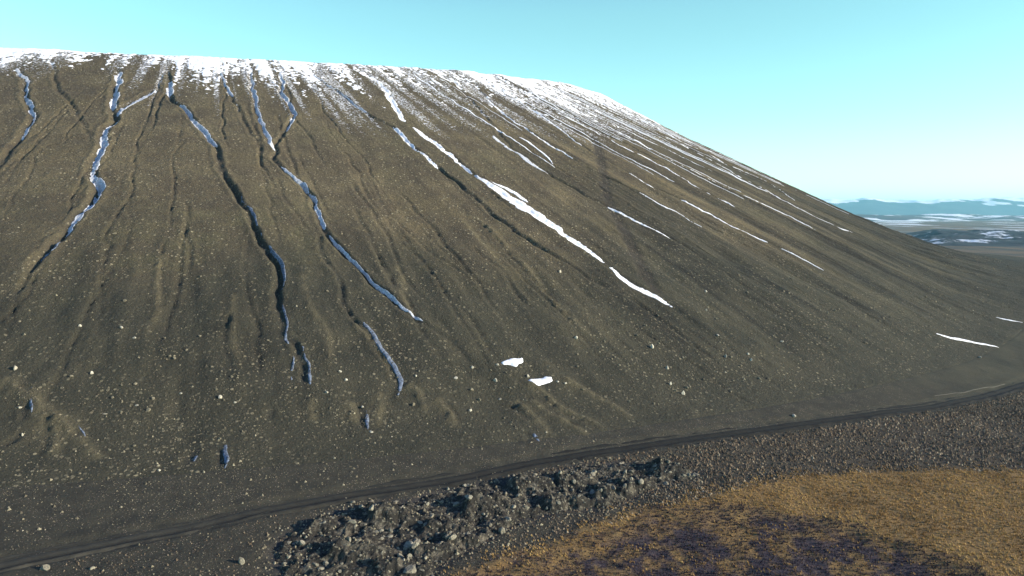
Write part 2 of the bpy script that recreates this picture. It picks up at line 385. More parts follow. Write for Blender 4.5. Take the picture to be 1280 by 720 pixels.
# ---------------------------------------------------------------- materials
class Mat:
    def __init__(s, name, rough=0.95):
        s.m = bpy.data.materials.new(name); s.m.use_nodes = True; s.t = s.m.node_tree; s.b = s.t.nodes['Principled BSDF']
        s.b.inputs['Roughness'].default_value = rough
        s.b.inputs['Specular IOR Level'].default_value = 0.15
        s.geo = s.t.nodes.new('ShaderNodeNewGeometry')
    def n(s, t, **k):
        q = s.t.nodes.new(t)
        for a, v in k.items(): setattr(q, a, v)
        return q
    def l(s, a, b): s.t.links.new(a, b)
    def noise(s, scale, detail=3, rough=0.55, vec=None):
        q = s.n('ShaderNodeTexNoise'); q.inputs['Scale'].default_value = scale; q.inputs['Detail'].default_value = detail; q.inputs['Roughness'].default_value = rough
        s.l(vec or s.geo.outputs['Position'], q.inputs['Vector']); return q.outputs['Fac']
    def ramp(s, fac, stops):
        q = s.n('ShaderNodeValToRGB'); e = q.color_ramp.elements
        while len(e) > 1: e.remove(e[0])
        e[0].position = stops[0][0]; c = stops[0][1]; e[0].color = (*c, 1) if not np.isscalar(c) else (c, c, c, 1)
        for p, c in stops[1:]:
            x = e.new(p); x.color = (*c, 1) if not np.isscalar(c) else (c, c, c, 1)
        s.l(fac, q.inputs[0]); return q.outputs[0]
    def mix(s, fac, a, b, mode='MIX'):
        q = s.n('ShaderNodeMix', data_type='RGBA', blend_type=mode)
        for v, i in ((fac, 0), (a, 6), (b, 7)):
            if hasattr(v, 'links'): s.l(v, q.inputs[i])
            elif np.isscalar(v): q.inputs[i].default_value = v
            else: q.inputs[i].default_value = (*v, 1)
        return q.outputs[2]
    def attr(s, name): return s.n('ShaderNodeAttribute', attribute_name=name).outputs['Fac']
    def math(s, op, a, b=0.5):
        q = s.n('ShaderNodeMath', operation=op)
        for v, i in ((a, 0), (b, 1)):
            if hasattr(v, 'links'): s.l(v, q.inputs[i])
            else: q.inputs[i].default_value = v
        return q.outputs[0]
    def voro(s, scale):
        q = s.n('ShaderNodeTexVoronoi'); q.inputs['Scale'].default_value = scale; s.l(s.geo.outputs['Position'], q.inputs['Vector']); return q
    def color(s, c):
        if hasattr(c, 'links'): s.l(c, s.b.inputs['Base Color'])
        else: s.b.inputs['Base Color'].default_value = (*c, 1)
    def bump(s, h, dist, strength=1.0):
        q = s.n('ShaderNodeBump'); q.inputs['Distance'].default_value = dist; q.inputs['Strength'].default_value = strength
        s.l(h, q.inputs['Height']); s.l(q.outputs[0], s.b.inputs['Normal'])

def pebbled(M, col, scale, size, lo, pale, amount):
    """scatter of stones as part of the surface: cells whose own random value passes a limit"""
    v = M.voro(scale)
    inside = M.ramp(v.outputs['Distance'], [(size * .7, 1.0), (size, 0.0)])
    sepc = M.n('ShaderNodeSeparateColor'); M.l(v.outputs['Color'], sepc.inputs[0])
    pick = M.ramp(sepc.outputs[0], [(lo, 0.0), (lo + .04, 1.0)])
    f = M.math('MULTIPLY', M.math('MULTIPLY', inside, pick), amount)
    tone = M.ramp(sepc.outputs[1], [(0, tuple(.55 * x for x in pale)), (1, pale)])
    return M.mix(f, col, tone), f

# hill cinder
M = Mat('cinder')
big = M.noise(0.018, 3); mid = M.noise(0.11, 4); fine = M.noise(1.3, 4, .65)
c = M.ramp(big, [(0.32, (.115, .090, .046)), (0.5, (.150, .120, .068)), (0.68, (.134, .115, .060))])
c = M.mix(M.ramp(mid, [(.40, 0.0), (.60, .85)]), c, (.090, .070, .044))
c = M.mix(M.ramp(fine, [(.35, .65), (.62, 0.0)]), c, (.060, .050, .036))
c = M.mix(M.attr('bare'), c, M.ramp(mid, [(.3, (.033, .033, .025)), (.7, (.060, .055, .037))]))
c = M.mix(M.math('MULTIPLY', M.attr('gully'), .55), c, (.040, .038, .035))  # darker along the gully channels
c = M.mix(M.math('MULTIPLY', M.attr('pale'), .75), c, (.165, .138, .080))
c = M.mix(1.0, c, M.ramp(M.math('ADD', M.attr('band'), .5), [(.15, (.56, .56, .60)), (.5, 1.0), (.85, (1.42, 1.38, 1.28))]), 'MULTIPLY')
c = M.mix(M.math('MULTIPLY', M.attr('trod'), .75), c, (.048, .040, .032))
dn_ = M.math('ADD', M.math('MULTIPLY', M.noise(1.5, 4, .7), 1.2), M.math('MULTIPLY', M.attr('dust'), .23))
DUST = M.ramp(dn_, [(.80, 0.0), (.90, .85)])
amt = M.ramp(M.noise(.07, 3), [(.36, .25), (.60, 1.0)])
amt = M.math('MULTIPLY', amt, M.attr('stony'))
c, f1 = pebbled(M, c, 1.15, .34, .60, (.36, .31, .20), amt)
c, f2 = pebbled(M, c, 2.3, .34, .62, (.27, .22, .15), amt)
M.color(M.mix(M.math('MULTIPLY', DUST, M.ramp(M.attr('dust'), [(0, 0.0), (.08, 1.0)])), c, (.72, .73, .76)))
hgt = M.math('ADD', M.math('MULTIPLY', M.noise(2.1, 5, .7), 1.0), M.math('MULTIPLY', M.math('ADD', f1, f2), .45))
M.bump(hgt, 0.55); MAT_HILL = M.m

M = Mat('heath_ground')
big = M.noise(.05, 3); mid = M.noise(.5, 4); fine = M.noise(3.2, 4, .65)
c = M.ramp(big, [(.3, (.060, .046, .031)), (.7, (.082, .060, .039))])
c = M.mix(M.ramp(fine, [(.36, .8), (.6, 0.0)]), c, (.030, .026, .022))
c = M.mix(M.attr('dark'), c, M.ramp(mid, [(.3, (.033, .031, .024)), (.7, (.058, .052, .036))]))
c, f1 = pebbled(M, c, 4.2, .36, .62, (.25, .20, .15), M.ramp(M.noise(.25, 3), [(.35, .2), (.62, 1.0)]))
c = M.mix(M.attr('lava'), c, M.ramp(mid, [(.3, (.030, .029, .028)), (.7, (.055, .050, .044))]))
gr = M.ramp(mid, [(.25, (.17, .104, .042)), (.5, (.25, .158, .062)), (.75, (.17, .122, .054))])
gr = M.mix(M.ramp(fine, [(.35, .6), (.6, 0.0)]), gr, (.075, .045, .022))
c = M.mix(M.attr('grass'), c, gr)
c = M.mix(M.attr('heath'), c, M.ramp(fine, [(.35, (.030, .025, .034)), (.55, (.060, .046, .050)), (.72, (.12, .075, .036))]))
AP = M.attr('apron')
# the far plain: brown moor, darker and paler tracts, lying snow in the distance
sepp = M.n('ShaderNodeSeparateXYZ'); M.l(M.geo.outputs['Position'], sepp.inputs[0])
farf = M.ramp(M.math('DIVIDE', sepp.outputs['Y'], 1500.0), [(.25, 0.0), (.7, 1.0)])
st = M.n('ShaderNodeMapping'); st.inputs['Scale'].default_value = (1, .28, 1); M.l(M.geo.outputs['Position'], st.inputs['Vector'])
fc = M.ramp(M.noise(.012, 4, .6, st.outputs[0]), [(.36, (.060, .050, .042)), (.46, (.13, .085, .050)), (.52, (.19, .115, .058)), (.60, (.085, .066, .050))])
c = M.mix(farf, c, fc)
snowf = M.ramp(M.math('DIVIDE', sepp.outputs['Y'], 8000.0), [(.18, 0.0), (.40, 1.0)])
sn = M.ramp(M.noise(.006, 4, .6, st.outputs[0]), [(.54, 0.0), (.58, 1.0)])
c = M.mix(M.math('MULTIPLY', snowf, sn), c, (.80, .82, .84))
c = M.mix(AP, c, M.ramp(M.noise(.11, 4), [(.3, (.034, .033, .024)), (.7, (.068, .061, .038))]))
M.color(c)
M.bump(M.math('ADD', M.noise(4.0, 4, .7), M.math('MULTIPLY', f1, .5)), 0.16); MAT_GROUND = M.m

M = Mat('snow', .75)
M.color(M.mix(M.ramp(M.noise(1.1, 4), [(.62, 0.0), (.78, .5)]), (.86, .86, .87), (.40, .36, .31)))
M.b.inputs['Specular IOR Level'].default_value = .3
M.bump(M.noise(.9, 4), .12); MAT_SNOW = M.m
M = Mat('shade_snow', .85)                           # thin, gritty gully snow; its shade is put into a darker, bluer colour
M.color(M.mix(M.ramp(M.noise(2.6, 5, .7), [(.40, 0.0), (.66, .75)]), (.66, .68, .72), (.13, .12, .11)))
M.bump(M.noise(1.4, 4, .65), .2); MAT_SHADE_SNOW = M.m
M = Mat('shade_rime', .9)                                # hoar frost on dark cinder, with blue shade painted into its colour
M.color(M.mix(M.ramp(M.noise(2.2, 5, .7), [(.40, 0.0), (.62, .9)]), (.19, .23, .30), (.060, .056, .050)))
M.bump(M.noise(1.4, 4, .65), .25); MAT_SHADE_RIME = M.m

M = Mat('track_gravel')
sp_ = M.n('ShaderNodeSeparateXYZ'); M.l(M.geo.outputs['Position'], sp_.inputs[0])
west = M.ramp(M.math('DIVIDE', M.math('ADD', sp_.outputs['X'], 80.0), 120.0), [(.2, 0.0), (.75, 1.0)])
c = M.mix(west, M.ramp(M.noise(1.2, 4), [(.3, (.040, .038, .030)), (.7, (.064, .058, .044))]), M.ramp(M.noise(1.2, 4), [(.3, (.014, .013, .012)), (.7, (.024, .022, .018))]))
c = M.mix(M.attr('rut'), c, (.013, .013, .013))
M.color(c); M.bump(M.noise(6, 4), .05); MAT_ROAD = M.m

def rock_mat(name, a, b, lich):
    M = Mat(name)
    oi = M.n('ShaderNodeObjectInfo')
    tcn = M.n('ShaderNodeTexCoord')
    c = M.ramp(M.noise(2.5, 4, .6, tcn.outputs['Object']), [(.3, a), (.65, b)])
    c = M.mix(M.ramp(M.noise(5, 3, .6, tcn.outputs['Object']), [(.55, 0.0), (.68, .7)]), c, lich)
    c = M.mix(M.math('MULTIPLY', oi.outputs['Random'], .45), c, tuple(.45 * x for x in a))
    M.color(c); M.bump(M.noise(4, 5, .65, tcn.outputs['Object']), .12); return M.m
MAT_BOULDER = rock_mat('pale_boulder', (.42, .38, .29), (.55, .51, .40), (.60, .57, .48))
MAT_LAVA = rock_mat('lava_rock', (.17, .15, .115), (.33, .30, .22), (.45, .42, .31))
M = Mat('lava_crust')
nv = M.noise(.9, 5, .65)
c = M.ramp(nv, [(.3, (.014, .013, .012)), (.52, (.036, .032, .026)), (.70, (.15, .13, .095))])
c = M.mix(M.ramp(M.noise(2.6, 4), [(.58, 0.0), (.68, .6)]), c, (.25, .23, .17))
M.color(c); M.bump(M.noise(3.2, 5, .7), .25); MAT_CRUST = M.m

def tone_mat(name, stops):
    M = Mat(name); M.color(M.ramp(M.attr('tone'), stops)); return M
MAT_STONE = tone_mat('scree_stone', [(0, (.075, .064, .045)), (.5, (.17, .145, .095)), (.82, (.27, .235, .155)), (1, (.42, .38, .28))]).m
MAT_TUFT = tone_mat('dry_grass', [(0, (.11, .066, .027)), (.5, (.31, .188, .070)), (1, (.50, .33, .130))]).m
MAT_SHRUB = tone_mat('dwarf_heath', [(0, (.026, .021, .032)), (.5, (.068, .049, .056)), (.75, (.15, .088, .038)), (1, (.32, .19, .066))]).m
MAT_MOSS = tone_mat('moor_cushion', [(0, (.040, .030, .022)), (.5, (.112, .080, .051)), (.85, (.19, .140, .092)), (1, (.31, .25, .17))]).m

# ---------------------------------------------------------------- hill and ground meshes
bare = sst(95, 150, DD + 26 * fbm(HX / 34, HY / 34, 4, 121)) * 0.9
bare = np.maximum(bare, sst(.55, 1.15, TH + .12 * fbm(TH * 30, DD / 90, 2, 122)) * sst(60, 150, DD) )
stripe = sst(.42, .85, TH) * sst(35, 90, DD) * sst(-.1, .5, fbm(TH * 24, DD / 140, 3, 123))
bare = np.maximum(bare, stripe * .8)
stony = np.clip(1.0 - 0.55 * bare + .3 * fbm(HX / 20, HY / 20, 2, 124), .15, 1) * (1 - .75 * sst(.5, 1.1, TH))
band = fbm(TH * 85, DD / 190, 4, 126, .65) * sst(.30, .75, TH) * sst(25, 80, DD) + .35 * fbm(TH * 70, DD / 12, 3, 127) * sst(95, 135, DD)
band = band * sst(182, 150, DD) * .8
trail = resample(hit([(741,170),(750,195),(755,220),(757,245),(765,262),(776,282),(790,310),(804,342),(818,362)]), .7)
tD, _, tT = dist_line(HX, HY, trail, 6)
trod = sst(2.2, .6, tD + .7 * wob)
HZ -= .25 * trod
dark = np.maximum(roadside, sst(60, -20, GX - .25 * GY + 14 * fbm(GX / 18, GY / 18, 3, 131)) * .92)
dark = np.maximum(dark, sst(204, 180, gd) * .95)
m = mesh_np('ground', np.stack([GX, GY, GZ], -1).reshape(-1, 3), grid_faces(*GX.shape), MAT_GROUND, True,
            dict(apron=sst(420, 250, gd + 30 * fbm(GX / 60, GY / 60, 3, 133)) * sst(.62, .80, gth) * sst(3.0, 2.6, gth), grass=m_grass, heath=m_heath * sst(.0, .5, .35 + fbm(GX / 1.6, GY / 2.4, 3, 132)), lava=m_lava, dark=dark))
link('ground', m, 'structure', 'brown moor plain at the foot of the cone', 'ground')

# ---------------------------------------------------------------- dirt track
def strip(P, offs, zf):
    t = np.gradient(P, axis=0); t /= np.linalg.norm(t, axis=1)[:, None] + 1e-9; nrm = np.stack([-t[:, 1], t[:, 0]], -1)
    X = P[:, 0][:, None] + nrm[:, 0][:, None] * offs; Y = P[:, 1][:, None] + nrm[:, 1][:, None] * offs
    return X, Y
offs = np.linspace(-2.4, 2.4, 29)
X, Y = strip(ROAD, offs, None)
zc = ground_z(ROAD[:, 0], ROAD[:, 1]); K = np.ones(9) / 9
zc = np.convolve(np.pad(zc, 4, mode='edge'), K, 'valid')
zg = ground_z(X, Y) - sst(176, 170, polar(X, Y)[1]) * 0
blend = sst(2.6, 1.9, np.abs(offs))[None, :]
wv = .25 * vn(np.arange(len(ROAD)) / 14., np.zeros(len(ROAD)), 141)[:, None]
rut = np.exp(-((np.abs(offs[None, :] + wv) - .85) / .36) ** 2)
berm = np.exp(-((np.abs(offs[None, :] + wv) - 1.95) / .22) ** 2)
Z = (zc[:, None] * .5 + zg * .5) * blend + zg * (1 - blend) - .22 * rut + .18 * berm * (.6 + .5 * vn(X / 1.5, Y / 1.5, 142)) - .02 - .5 * sst(1.5, 2.3, np.abs(offs)[None, :] + .55 * fbm(X / 2.2, Y / 2.2, 3, 145) + .3) + .03 * fbm(X, Y, 2, 143)
m = mesh_np('road', np.stack([X, Y, Z], -1).reshape(-1, 3), grid_faces(*X.shape), MAT_ROAD, True, dict(rut=np.clip(rut * .9 + .2 * fbm(X / 2, Y / 2, 2, 144), 0, 1)))
link('road', m, 'structure', 'dark dirt track skirting the foot of the cone', 'road')

# pale foot path above the far end of the track, and the pale road out on the plain
def ribbon(name, px, width, mat, label, cat, lift=.05, surf=land_at, step=.8):
    P = resample(px if isinstance(px, np.ndarray) else hit(px), step); o_ = np.linspace(-1, 1, 5) * width / 2
    X, Y = strip(P, o_, None); Z = surf(X, Y) + lift - .12 * (np.abs(o_) > width * .45)[None, :]
    m = mesh_np(name, np.stack([X, Y, Z], -1).reshape(-1, 3), grid_faces(*X.shape), mat)
    return link(name, m, 'structure', label, cat)
M = Mat('trodden_dust'); M.color(M.ramp(M.noise(1.0, 3), [(.3, (.085, .078, .062)), (.7, (.12, .11, .085))])); MAT_DUST = M.m
M = Mat('pale_gravel'); M.color(M.ramp(M.noise(.06, 3), [(.3, (.30, .25, .20)), (.7, (.42, .37, .30))])); MAT_PALE = M.m
ribbon('path', [(1168,495),(1180,494),(1192,491.5),(1203,491),(1215,488),(1230,484.5),(1243,482.5),(1256,479)], .20, MAT_DUST, 'thin pale footpath just above the dirt track', 'path', .05)


# ---------------------------------------------------------------- snow
# thin snow cover along the rim: its sheet dips in and out of the stony surface
J0, J1 = 0, int(np.searchsorted(d_ax, 78))
sx, sy, sz, sth, sdd = HX[:, J0:J1], HY[:, J0:J1], HZ[:, J0:J1], TH[:, J0:J1], DD[:, J0:J1]
sR = RTH[:, J0:J1]; arc = sth * (sR + 20)
reach = 16 + 14 * sst(.25, .7, sth)
low = vn(arc / 24, sdd * 0, 151)
mk = .72 - np.clip(sdd, 0, 200) / (reach * .8)
mk = mk + 1.35 * fbm(arc / (7 - 4.3 * sst(.15, .5, sth)), sdd / 170, 3, 152, .6) + .65 * low
mk = mk + .75 * np.clip(channel[:, J0:J1], 0, 1) * sst(60, 10, sdd)
mk = mk + (.95 * fbm(sx / 1.9, sy / 1.9, 2, 153) + 1.15 * fbm(sx / .75, sy / .75, 2, 154)) * sst(-2, 5, sdd) 
dust = np.zeros_like(HZ); dust[:, J0:J1] = sst(-.75, .95, .95 - np.clip(sdd, 0, 99) / (reach * 1.7) + 1.5 * fbm(arc / (7 - 4 * sst(.15, .5, sth)), sdd / 150, 3, 155, .6) + .5 * np.clip(channel[:, J0:J1], 0, 1)) * sst(-45, -30, sdd) * sst(78, 55, sdd)
mk = np.clip(mk - .1, -1, 1.2)
t = np.where(mk > 0, .05 + .13 * mk, .25 * mk)
t = np.where(sdd < -50, -1, t)
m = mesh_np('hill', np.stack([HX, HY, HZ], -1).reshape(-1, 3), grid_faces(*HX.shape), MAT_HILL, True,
            dict(bare=bare, gully=channel, stony=stony, trod=trod, dust=dust, pale=pale, band=band))
link('hill', m, 'structure', 'dark cinder crater cone with gullied flank and snowy rim', 'hill')

sZ = sz + t
keep = (np.maximum.reduce([mk[:-1, :-1], mk[1:, :-1], mk[:-1, 1:], mk[1:, 1:]]) > -.05)
V, f, _ = compact(np.stack([sx, sy, sZ], -1).reshape(-1, 3), grid_faces(*sx.shape, keep=keep))
link('snow', mesh_np('snow', V, f, MAT_SNOW), 'stuff', 'thin broken snow cover dusting the crater rim', 'snow')

def streak(px, label, patchy=.5, seed=0, thick=.05, wk=.60, shift=0.0, mat=None, world=None, name='snow_streak', group='snow streaks lying in the gullies'):
    A = world if world is not None else np.asarray(px, float); W = A[:, :2] if world is not None else hit(A[:, :2]); P = resample(np.c_[W, A[:, 2] * wk], .32); P[:, :2] = jitter(P[:, :2])
    cols = np.linspace(-1, 1, 23); hw = P[:, 2][:, None]
    X, Y = strip(P[:, :2], cols[None, :] * hw * 1.5 + shift, None)
    z0 = land_at(X, Y)
    sm = z0
    s = np.arange(len(P))[:, None] * .32
    wv = .30 * vn(s / 6., s * 0 + seed, seed) + .22 * vn(s / 2.1, s * 0 + seed, seed + 1)
    x = cols[None, :] * 1.5 + wv
    n = .45 * fbm(X / 1.6, Y / 1.6, 2, seed + 2) + .85 * fbm(X / .62, Y / .62, 2, seed + 5); lng = vn(s / 9., s * 0, seed + 3) + .6 * vn(s / 3.1, s * 0, seed + 4)
    end = np.minimum(sst(0, 3, s), sst(s.max(), s.max() - 3, s))
    k = 1 - x ** 2 + (.35 + .35 * patchy) * n + patchy * (1.0 * lng - .45) - 1.2 * (1 - end)
    tt = np.where(k > 0, .05 + thick * np.clip(k, 0, 1) ** .7, .4 * np.clip(k, -1, 0))
    Z = sm + tt
    keep = (np.maximum.reduce([k[:-1, :-1], k[1:, :-1], k[:-1, 1:], k[1:, 1:]]) > -.02)
    if not keep.any(): return
    V, f, _ = compact(np.stack([X, Y, Z], -1).reshape(-1, 3), grid_faces(*X.shape, keep=keep))
    if True:           # one continuous drift: drop stray crumbs
        lb = np.arange(len(V))
        while True:
            mn = lb[f].min(1); nl = lb.copy(); np.minimum.at(nl, f.ravel(), np.repeat(mn, 4)); nl = nl[nl]
            if (nl == lb).all(): break
            lb = nl
        vals, cnt = np.unique(lb, return_counts=True)
        if patchy <= .3 or len(vals) <= 4 or ('frost' in label and cnt.max() < 400):
            V, f, _ = compact(V, f[lb[f[:, 0]] == vals[cnt.argmax()]])
    c0 = V.mean(0)
    c0[2] = V[:, 2].min()
    return link(name, mesh_np(name, V - c0, f, mat or MAT_SNOW), None, label, 'snow streak', group, loc=tuple(c0))

def sub(key, a, b, hw0, hw1):                     # stretch of a traced gully between two heights in the photo
    p = np.asarray(GUL[key][0], float); s = np.linspace(0, 1, 200)
    i = s * (len(p) - 1); u = np.interp(i, np.arange(len(p)), p[:, 0]); v = np.interp(i, np.arange(len(p)), p[:, 1])
    k = (v >= a) & (v <= b); n = k.sum()
    return np.c_[u[k], v[k], np.linspace(hw0, hw1, n)][::3]

for i, (px, lab, pt) in enumerate([
    ([(517,160,.8),(530,169,1.1),(545,181,1.5),(560,193,1.3),(577,206,.8),(592,217,.6)], 'thin white snow line leading down into the widest snow streak', .35),
    ([(590,215,.5),(601,223,.7),(612,231,1.3),(628,243,2.3),(645,254,3.1),(665,266,2.6),(690,283,1.8),(705,294,1.5),(722,307,1.9),(738,319,.9),(756,332,1.0)], 'widest and whitest snow streak, in the middle of the slope', .30),
    ([(762,337,.9),(775,347,.9),(788,355,.7),(800,362,1.0),(820,373,.7),(842,385,.8)], 'broken thin tail of snow dashes below the widest snow streak', .6),
    ([(612,226,.6),(630,234,.9),(648,245,1.0),(662,256,.8)], 'short snow sliver close above the widest streak in mid slope', .3),
    (sub('a', 84, 172, 1.3, 1.4), 'snow line in the curved gully nearest the left edge of the photo', .35),
    (sub('c', 85, 140, 1.9, 1.5), 'broken bluish snow in the head of the long bent gully on the left', .6),
    (sub('c', 146, 300, 1.7, 1.5), 'long blue-white snow ribbon in the bent gully on the left', .38),
    (sub('c', 300, 400, 1.4, 1.3), 'frosty blue tail of snow where the bent left gully leaves the photo', .75),
    (sub('c2', 110, 148, 1.6, 1.9), 'slanting snow bar joining the bent left gully from its upper right', .35),
    (sub('d', 86, 122, 2.0, 1.8), 'broad patchy snow in the gully head above the slanting snow bar', .55),
    (sub('d', 127, 222, 1.0, 1.1), 'narrow white snow thread in the gully between the bent one and the forked one', .4),
    (sub('d', 225, 490, .7, .7), 'traces of frost along the lower part of the straight left gully', 1.0),
    (sub('d2', 415, 495, .8, .9), 'bluish frost in the short right branch at the foot of the straight left gully', .9),
    (sub('e', 86, 130, 1.7, 1.2), 'ragged snow in the shallow gully head just left of the forked gully', .6),
    (sub('f', 82, 190, 1.4, 1.1), 'thin blue snow line in the left prong of the forked gully', .5),
    (sub('g', 88, 168, 1.7, 1.3), 'blue-white snow in the right prong of the forked gully', .4),
    (sub('g', 205, 290, .9, 1.0), 'broken snow with a blue hollow below where the two prongs meet', .75),
    (sub('g', 290, 410, .6, .6), 'thin last snow low in the forked gully on the middle slope', .28),
    (sub('g2', 400, 490, .9, .9), 'blue frost in the lower side gully under the forked one', .85),
    (sub('h', 84, 145, .9, .7), 'fine snow thread on the ridge right of the forked gully', .65),
    (sub('h', 155, 215, 1.0, .9), 'narrow snow thread just left of the widest snow streak', .55),
    (sub('h2', 88, 156, 2.6, 1.5), 'fan of streaky snow above the widest snow streak', .6),
    ([(615,170,.9),(632,184,1.2),(645,192,1.0),(660,204,1.0),(672,211,.9),(690,221,.7),(712,234,1.0),(728,243,1.1),(737,248,.9)], 'patchy bluish snow dashes to the right above the widest streak', .75),
    (sub('i', 258, 304, .9, .8), 'white dash below the trodden dark trail on mid slope', .4),
    ([(797,279,.5),(812,287,.6),(822,292,.5)], 'shorter dash lying just under another white dash beside the dark trail', .4),
    (sub('j', 120, 206, .9, .6), 'broken snow line coming down from the rim to the head of the dark trail', .6),
    (sub('j', 224, 289, .7, .6), 'thin snow line starting at the dark trail and ending on mid slope', .5),
    ([(648,172,.9),(662,181,1.0),(677,192,.9),(690,205,.8)], 'faint smear of snow left of the dark trail head', .85),
    (sub('k', 120, 195, .9, .6), 'interrupted snow line third to the right of the dark trail head', .65),
    (sub('k', 210, 252, .6, .6), 'thin short snow line to the right of the dark trail', .7),
    (sub('k', 247, 305, .7, .6), 'even white snow line midway down the right flank', .1),
    (sub('k', 312, 342, .5, .45), 'small lower dash low on the right flank', .7),
    (sub('l', 108, 170, .9, .8), 'snow line fading out below the round shoulder of the rim', .5),
    (sub('l', 170, 262, .7, .6), 'dashed snow line crossing the right flank', .4),
    (sub('m', 112, 190, 1.2, .9), 'bright snow line from the shoulder of the rim down the right flank', .2),
    (sub('m', 188, 291, .75, .6), 'long unbroken lower snow line of the right flank', .1),
    (sub('n', 108, 190, 1.6, 1.0), 'broad snow line nearest the skyline of the right flank', .15),
    (sub('n', 188, 292, .9, .6), 'long snow line below the skyline of the right flank', .12),
    (sub('q', 118, 205, 1.0, .7), 'fine snow line hugging the skyline below the shoulder', .4),
    (sub('q', 205, 255, .6, .5), 'faint snow dashes just under the skyline far down the right flank', .75),
    ([(1168,416.5,.3),(1182,420.5,.7),(1197,424.5,1.0),(1215,428,1.0),(1232,431,.8),(1252,435,.4)], 'isolated white snow streak low on the bare right slope', 0),
    ([(1240,396,.3),(1252,398.5,.7),(1266,401.5,.8),(1282,404.5,.5)], 'small isolated snow streak by the right edge of the photo', .2),
    ([(242,558,.8),(240,574,.9),(236,588,.7)], 'little blue frost patch in the left of two hollows low on the left slope', .8),
    ([(279,560,.8),(276,580,.9),(273,592,.7)], 'little blue frost patch in the right of two hollows low on the left slope', .8),
    ([(451,508,.7),(455,524,.8),(456,538,.6)], 'blue frost in a small hollow above the middle of the track', .85),
    ([(28,484,.7),(36,500,.9)], 'frost beside the earth ridge at the lower left', .3),
    ([(32,508,.8),(33,526,.8)], 'blue frost under the earth ridge at the lower left', .6),
    ([(86,535,.5),(99,552,.5)], 'frost sliver along the lower end of the earth ridge at left', .15),
    ([(652,538,1.0),(664,550,1.2),(674,558,.8)], 'speckled frost close above the track near the two white patches', .2),
    ]):
    streak(px, lab, pt + (.14 if .3 < pt < .8 and ('gully' in lab or 'blu' in lab or 'prong' in lab) else 0), 200 + 7 * i, shift=(.8 if ('frost' in lab) else .40 if ('blu' in lab or 'gully' in lab or 'prong' in lab) else .15), wk=.38 if 'frost' in lab else .52 if ('bent' in lab or 'bar' in lab or 'fan' in lab) else .70 if 'widest' in lab else .36, mat=MAT_SHADE_RIME if 'frost' in lab else MAT_SHADE_SNOW if ('frost' in lab or 'blu' in lab or 'gully' in lab or 'specks' in lab) else None)

rt = np.random.default_rng(91)
for k in range(26):
    t0 = rt.uniform(.66, 1.25); a = rt.uniform(6, 30); b = a + rt.uniform(30, 95); dd_ = np.arange(a, b, 2.)
    Rk = RR * (1 + Q[0] * np.cos(t0) + Q[1] * np.sin(t0) + Q[2] * np.cos(2 * t0) + Q[3] * np.sin(2 * t0)) + dd_
    tt_ = t0 + .5 * vn(dd_ / 28, dd_ * 0 + k, 92) / Rk
    streak(None, 'one of many hair thin snow threads running parallel down the right flank', .55, 600 + 7 * k, wk=1.0, group='hair thin snow threads', world=np.stack([CX + Rk * np.sin(tt_), CY - Rk * np.cos(tt_), np.full(len(dd_), rt.uniform(.15, .28))], -1))

def snow_patch(poly, label, thick=.28):
    P = hit(poly); lo = P.min(0) - .5; hi = P.max(0) + .5
    X, Y = np.meshgrid(np.arange(lo[0], hi[0], .14), np.arange(lo[1], hi[1], .14), indexing='ij')
    s = in_poly(X, Y, P) + .30 * fbm(X / 1.3, Y / 1.3, 3, 161)
    Z = land_at(X, Y) + np.where(s > 0, .03 + thick * (1 - np.exp(-s / .5)), .6 * s)
    keep = (np.maximum.reduce([s[:-1, :-1], s[1:, :-1], s[:-1, 1:], s[1:, 1:]]) > 0)
    V, f, _ = compact(np.stack([X, Y, Z], -1).reshape(-1, 3), grid_faces(*X.shape, keep=keep)); c0 = V.mean(0); c0[2] = V[:, 2].min()
    link('snow_patch', mesh_np('snow_patch', V - c0, f, MAT_SNOW), None, label, 'snow patch', 'lone snow patches low on the slope', loc=tuple(c0))
snow_patch([(627,454),(633,452),(642,449),(652,448),(654,452),(649,456),(645,460),(638,457),(630,457)], 'smaller upper one of two white snow patches low on the slope')
snow_patch([(660,477),(668,473),(680,472),(689,474),(690,478),(684,481),(677,482),(673,485),(666,481)], 'larger lower one of two white snow patches low on the slope')

# ---------------------------------------------------------------- stones
import bmesh
def rock_mesh(name, mat, seed, sub_=2, cuts=9, sq=(1, .85, .75), smooth=False):
    r = np.random.default_rng(seed); bm = bmesh.new(); bmesh.ops.create_icosphere(bm, subdivisions=sub_, radius=1.0)
    P = np.array([v.co[:] for v in bm.verts])
    for k in range(cuts):
        n = r.normal(size=3); n /= np.linalg.norm(n); dlim = r.uniform(.52, .85); q = P @ n
        P -= np.clip(q - dlim, 0, None)[:, None] * n
    P *= np.array(sq) * r.uniform(.85, 1.15, 3); P += r.normal(size=P.shape) * .018
    P[:, 2] += .35 * np.array(sq)[2]
    for v, p in zip(bm.verts, P): v.co = p
    me = bpy.data.meshes.new(name); bm.to_mesh(me); bm.free(); me.materials.append(mat)
    return me
MAT_WORN = rock_mat('worn_stone', (.15, .13, .09), (.24, .21, .145), (.30, .27, .19))
SMALL = [rock_mesh('stone', MAT_WORN, 360 + k, 2, 11, ((1, .8, .7), (1, .65, .5), (1, .9, .9))[k % 3]) for k in range(8)]
BOULD = [rock_mesh('boulder', MAT_BOULDER, 300 + k, 2, 9, ((1, .9, .9), (1, .8, .7), (1, .75, 1.1), (1.1, .8, .5))[k % 4]) for k in range(10)]
LROCK = [rock_mesh('lava_rock', MAT_LAVA, 330 + k, 3, 16, ((1, .8, .7), (1.15, .7, .5), (.9, .8, .9), (1.2, .6, .4))[k % 4]) for k in range(10)]

